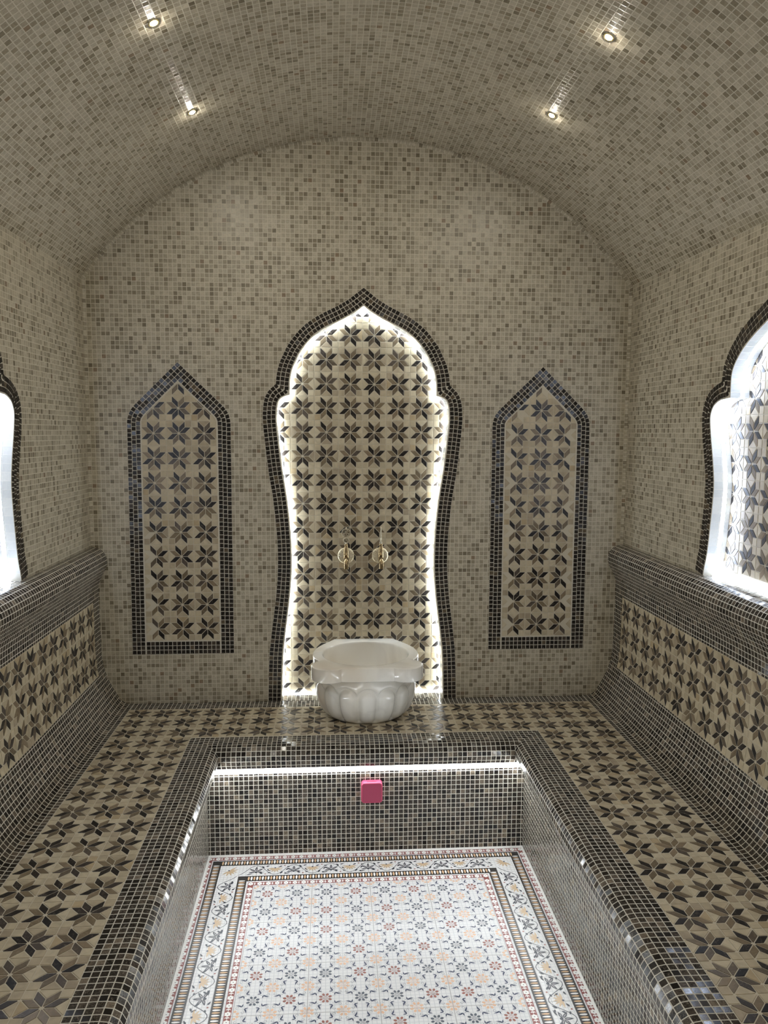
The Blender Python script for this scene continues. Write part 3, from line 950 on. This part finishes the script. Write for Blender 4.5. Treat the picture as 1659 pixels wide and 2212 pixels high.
CAV = catmull([(.1655, .2270), (.1640, .221), (.1645, .20), (.163, .17), (.157, .135), (.142, .10), (.112, .072), (.07, .058), (.02, .054), (.0, .0538)], 4)
mb.lathe(CAV, (bx, by, 0), 128)
mb.build('bowl', [M_marble], t, org, smooth=True)
lob = [(.14 + .065 * math.cos(a), -.15 + .065 * math.sin(a)) for a in [(-2.34 + (2.34 + .95) * k / 22) for k in range(23)]]
front = [(0, -.2015), (.03, -.2013), (.06, -.2), (.088, -.1985)]
backl = catmull([(.1795, -.0955), (.1925, -.070), (.2005, -.035), (.2025, .0), (.199, .042), (.188, .083), (.171, .120), (.149, .158), (.119, .2075)], 5)
hr = front + lob + backl
outl = hr + [(0.06, .2075), (0, .2075), (-.06, .2075)] + [(-x, y) for x, y in hr[::-1]][:-1]
def inward(pts, d):
    n = len(pts); o = []
    for i in range(n):
        a, b = pts[i - 1], pts[(i + 1) % n]; dx, dy = b[0] - a[0], b[1] - a[1]; l = math.hypot(dx, dy)
        o.append((pts[i][0] - dy / l * d, pts[i][1] + dx / l * d))
    return o
ringrad = lambda r: [(r * x / math.hypot(x, y), r * y / math.hypot(x, y)) for x, y in outl]
L = [(ringrad(.189), .1740), (inward(outl, .003), .1775), (inward(outl, .0008), .1788), (outl, .1815), (outl, .2245), (inward(outl, .0007), .2268), (inward(outl, .0025), .2282), (inward(outl, .004), .2285), (ringrad(.1705), .2286), (ringrad(.1675), .2282), (ringrad(.1655), .2265), (ringrad(.1642), .2215)]
mb = MB(); mb.grid([[(bx + x, by + y, z) for x, y in pts] for pts, z in L], close_v=True)
o = mb.build('rim', [M_marble], t, org, smooth=True, normals=True)
try:
    bm = bmesh.new(); bm.from_mesh(o.data)
    for e in bm.edges:
        if len(e.link_faces) == 2 and e.calc_face_angle(0) > .6: e.smooth = False
    bm.to_mesh(o.data); bm.free()
except Exception: pass

# ------------------------------------------------------------------ taps
def brass():
    m, t, b = nt('antique_brass')
    tc = N(t, 'ShaderNodeTexCoord'); n = N(t, 'ShaderNodeTexNoise'); n.inputs['Scale'].default_value = 60.; n.inputs['Detail'].default_value = 3.
    t.links.new(tc.outputs['Object'], n.inputs['Vector'])
    t.links.new(ramp(t, n.outputs[0], [(.3, (.20, .14, .07)), (.6, (.36, .27, .15)), (.8, (.48, .40, .26))]), b.inputs['Base Color'])
    b.inputs['Metallic'].default_value = 1.; b.inputs['Roughness'].default_value = .27
    return m
M_brass = brass()
M_hand = plain('worn_silvered_brass', (.50, .45, .34), .3, 1.)
M_rose = plain('pale_gold_plate', (.62, .54, .37), .3, 1.)
for fx, lab, turn in ((-.0665, 'left antique brass tap above the basin, openwork handle seen flat', 0), (.0725, 'right antique brass tap above the basin, handle turned edge on', 1)):
    zc = .5745; yb = .0885
    org = (fx, yb, zc)
    t = thing('tap', lab, 'tap', org, 'brass taps above the basin')
    # scalloped plate on the wall
    mb = MB(); rows = []
    for r, h in ((.0, .010), (.008, .010), (.013, .0085), (.020, .0072), (.027, .0062), (.0315, .0042), (.0335, .0015), (.0335, 0)):
        row = []
        for k in range(96):
            a = 2 * PI * k / 96; rr = r; f = .0012 * abs(math.sin(a * 12)) * min(1, max(0, (r - .010) / .012))
            row.append((fx + rr * math.cos(a), yb - h + f, zc + rr * math.sin(a)))
        rows.append(row)
    mb.grid(rows, close_v=True); mb.build('rosette', [M_rose], t, org, smooth=True, normals=True)
    ybdy = yb - .052
    mb = MB()
    mb.lathe([(.0, 0), (.0095, 0), (.0098, .012), (.0085, .018), (.0085, .046), (.0, .046)], (fx, yb - .006, zc), 24, axis='y')
    mb.lathe([(.0, -.016), (.0085, -.0155), (.0112, -.012), (.0118, -.004), (.0118, .010), (.0125, .0105), (.0125, .0125), (.0112, .0135), (.0102, .026), (.0085, .040), (.0078, .0415), (.0068, .043), (.0060, .0525), (.0072, .0535), (.0072, .0555), (.0, .056)], (fx, ybdy, zc), 28)
    vb = mb.build('valve_body', [M_brass], t, org, smooth=True, normals=True)
    mb = MB()
    pts = [(fx, ybdy - .004, zc - .002)]
    for k in range(9):
        a = PI / 2 * k / 8
        pts.append((fx, ybdy - .012 - .024 * math.sin(a), zc - .004 - .02 * (1 - math.cos(a))))
    pts.append((fx, ybdy - .036, zc - .036)); pts.append((fx, ybdy - .036, zc - .040))
    mb.tube(pts, [.0096] + [.0094] * 9 + [.0088, .0090], 18)
    mb.build('spout', [M_brass], vb, org, smooth=True, normals=True)
    # openwork handle
    mb = MB(); z0 = zc + .056
    H = lambda a, b: (fx + (0 if turn else a), ybdy + (a if turn else 0), z0 + b)
    lp = lambda ca, cb, ra, rb, n=20: [H(ca + ra * math.cos(2 * PI * k / n), cb + rb * math.sin(2 * PI * k / n)) for k in range(n)]
    mb.tube(lp(0, .0135, .0098, .0085), .0022, 8, closed=True)
    mb.tube(lp(-.0035, .0135, .0028, .004, 12), .0013, 6, closed=True)
    mb.tube(lp(.0035, .0135, .0028, .004, 12), .0013, 6, closed=True)
    mb.tube([H(0, -.003), H(0, .006)], .0045, 8)
    mb.tube([H(0, .020), H(0, .0275)], .0034, 8)
    mb.tube(lp(0, .0435, .0165, .0165, 28), .0019, 8, closed=True)
    for a in (0, 72, 144, 216, 288):
        q = math.radians(a + 90)
        mb.tube(lp(.0085 * math.cos(q), .0435 + .0085 * math.sin(q), .0046, .0052, 14), .0014, 6, closed=True)
    mb.tube(lp(0, .0435, .0028, .0028, 10), .0015, 6, closed=True)
    mb.tube([H(0, .060), H(0, .0635), H(0, .066)], [.0034, .0026, .0006], 8)
    mb.build('handle', [M_hand], vb, org, smooth=True, normals=True)

# ------------------------------------------------------------------ pink box on the pit wall
px0, px1, pz0, pz1 = -.0235, .0502, -.2125, -.1395
cx, cz = (px0 + px1) / 2, (pz0 + pz1) / 2; yw = yr - .0004; dp = .026
org = (cx, yw, cz)
t = thing('wall_box', 'pink rounded square plastic box with a slot on top, on the dark pit wall', 'box', org)
M_pink = plain('pink_plastic', (.50, .055, .125), .5)
M_pink_shaded = plain('pink_plastic_shaded_front', (.36, .045, .10), .5)  # same pink plastic, with the front's shade put into a darker base colour
M_slot = plain('slot_shadow', (.22, .015, .045), .6)
def rrect(w, h, r, n=8):
    pts = []
    for q, (sx, sz) in enumerate(((1, 1), (-1, 1), (-1, -1), (1, -1))):
        for k in range(n + 1):
            a = PI / 2 * (q + k / n)
            pts.append((cx + sx * (w / 2 - r) + r * math.cos(a), cz + sz * (h / 2 - r) + r * math.sin(a)))
    return pts
W_, H_ = px1 - px0, pz1 - pz0
mb = MB()
Ls = [(rrect(W_, H_, .011), 0), (rrect(W_, H_, .011), -dp + .003), (rrect(W_ - .0012, H_ - .0012, .0105), -dp + .0012), (rrect(W_ - .004, H_ - .004, .0095), -dp), (rrect(W_ - .008, H_ - .008, .008), -dp)]
mb.grid([[(x, yw + d, z) for x, z in p] for p, d in Ls], close_v=True)
mb.build('housing', [M_pink], t, org, smooth=True, normals=True)
mb = MB()
Ls = [(rrect(W_ - .008, H_ - .008, .008), -dp), (rrect(W_ - .0092, H_ - .0092, .0075), -dp + .0008), (rrect(W_ - .012, H_ - .012, .007), -dp + .0008)]
mb.grid([[(x, yw + d, z) for x, z in p] for p, d in Ls], close_v=True)
mb.poly([(x, yw - dp + .0008, z) for x, z in Ls[-1][0]])
mb.build('front_panel', [M_pink_shaded], t, org, normals=True)
mb = MB(); mb.box(cx - .0165, cx + .0165, yw - .0165, yw - .011, pz1 - .001, pz1 + .0003)
mb.build('slot', [M_slot], t, org, normals=True)

# ------------------------------------------------------------------ recessed lights in the vault
M_lens = glow('lamp_lens', (1., .94, .83), 1400.)
M_rimg = plain('gold_lamp_rim', (.80, .66, .30), .3, 1.)
LAMPS = [(-.5497, -1.024, 'recessed spotlight in the vault, left side, nearer of the two'), (.5597, -1.053, 'recessed spotlight in the vault, right side, nearer of the two'),
         (-.5500, -.5015, 'recessed spotlight in the vault, left side, farther and closer to the back wall'), (.5550, -.5725, 'recessed spotlight in the vault, right side, farther and closer to the back wall')]
for ly in (-1.56, -2.07, -2.58, -3.09):  # unseen extra lamps, added along the same rows to raise the ambient light
    for lx in (-.55, .557): LAMPS.append((lx, ly, 'added fill spotlight in the vault, out of view above the viewer'))
for lx, ly, lab in LAMPS:
    a = math.asin(lx / RV); c = (lx, ly, ZC + RV * math.cos(a))
    t = thing('ceiling_light', lab, 'light', c, 'spotlights recessed in the vault')
    n = Vector((-math.sin(a), 0, -math.cos(a))); e1 = Vector((math.cos(a), 0, -math.sin(a))); e2 = Vector((0, 1, 0))
    def lath(prof, k=28):
        return [[Vector(c) + (e1 * math.cos(2 * PI * q / k) + e2 * math.sin(2 * PI * q / k)) * r + n * h for q in range(k)] for r, h in prof]
    mb = MB(); mb.grid(lath([(.0135, -.001), (.0135, .0016), (.0125, .0018), (.0095, .0018), (.0087, .0012), (.0087, .0005)]), close_v=True)
    mb.build('rim', [M_rimg], t, c, smooth=True, normals=True)
    mb = MB(); mb.grid(lath([(.0086, .0010), (.0080, .0022), (.0058, .0034), (.0025, .0041), (.0002, .0043)]), close_v=True)
    mb.build('lens', [M_lens], t, c, smooth=True, normals=True)

# ------------------------------------------------------------------ camera, world, view
cam = bpy.data.cameras.new('camera'); co = bpy.data.objects.new('camera', cam); COL.objects.link(co)
right = Vector((.99766035, -.06820126, .00473503)); down = Vector((-.00228283, -.10245547, -.99473497)); fw = Vector((.06832731, .99239683, -.10237145))
co.matrix_world = Matrix(((right.x, -down.x, -fw.x, -.126714), (right.y, -down.y, -fw.y, -3.029649), (right.z, -down.z, -fw.z, 1.073801 + S), (0, 0, 0, 1)))
cam.sensor_fit = 'HORIZONTAL'; cam.sensor_width = 36.; cam.lens = 1672. / 1659. * 36.
cam.clip_start = .02
sc = bpy.context.scene
sc.camera = co
w = bpy.data.worlds.new('world'); sc.world = w; w.use_nodes = True
w.node_tree.nodes['Background'].inputs[0].default_value = (.5, .5, .5, 1); w.node_tree.nodes['Background'].inputs[1].default_value = .2
sc.view_settings.view_transform = 'Standard'; sc.view_settings.look = 'None'; sc.view_settings.gamma = 1.; sc.view_settings.use_curve_mapping = False
sc.view_settings.exposure = .27
sc.cycles.max_bounces = 10; sc.cycles.diffuse_bounces = 6
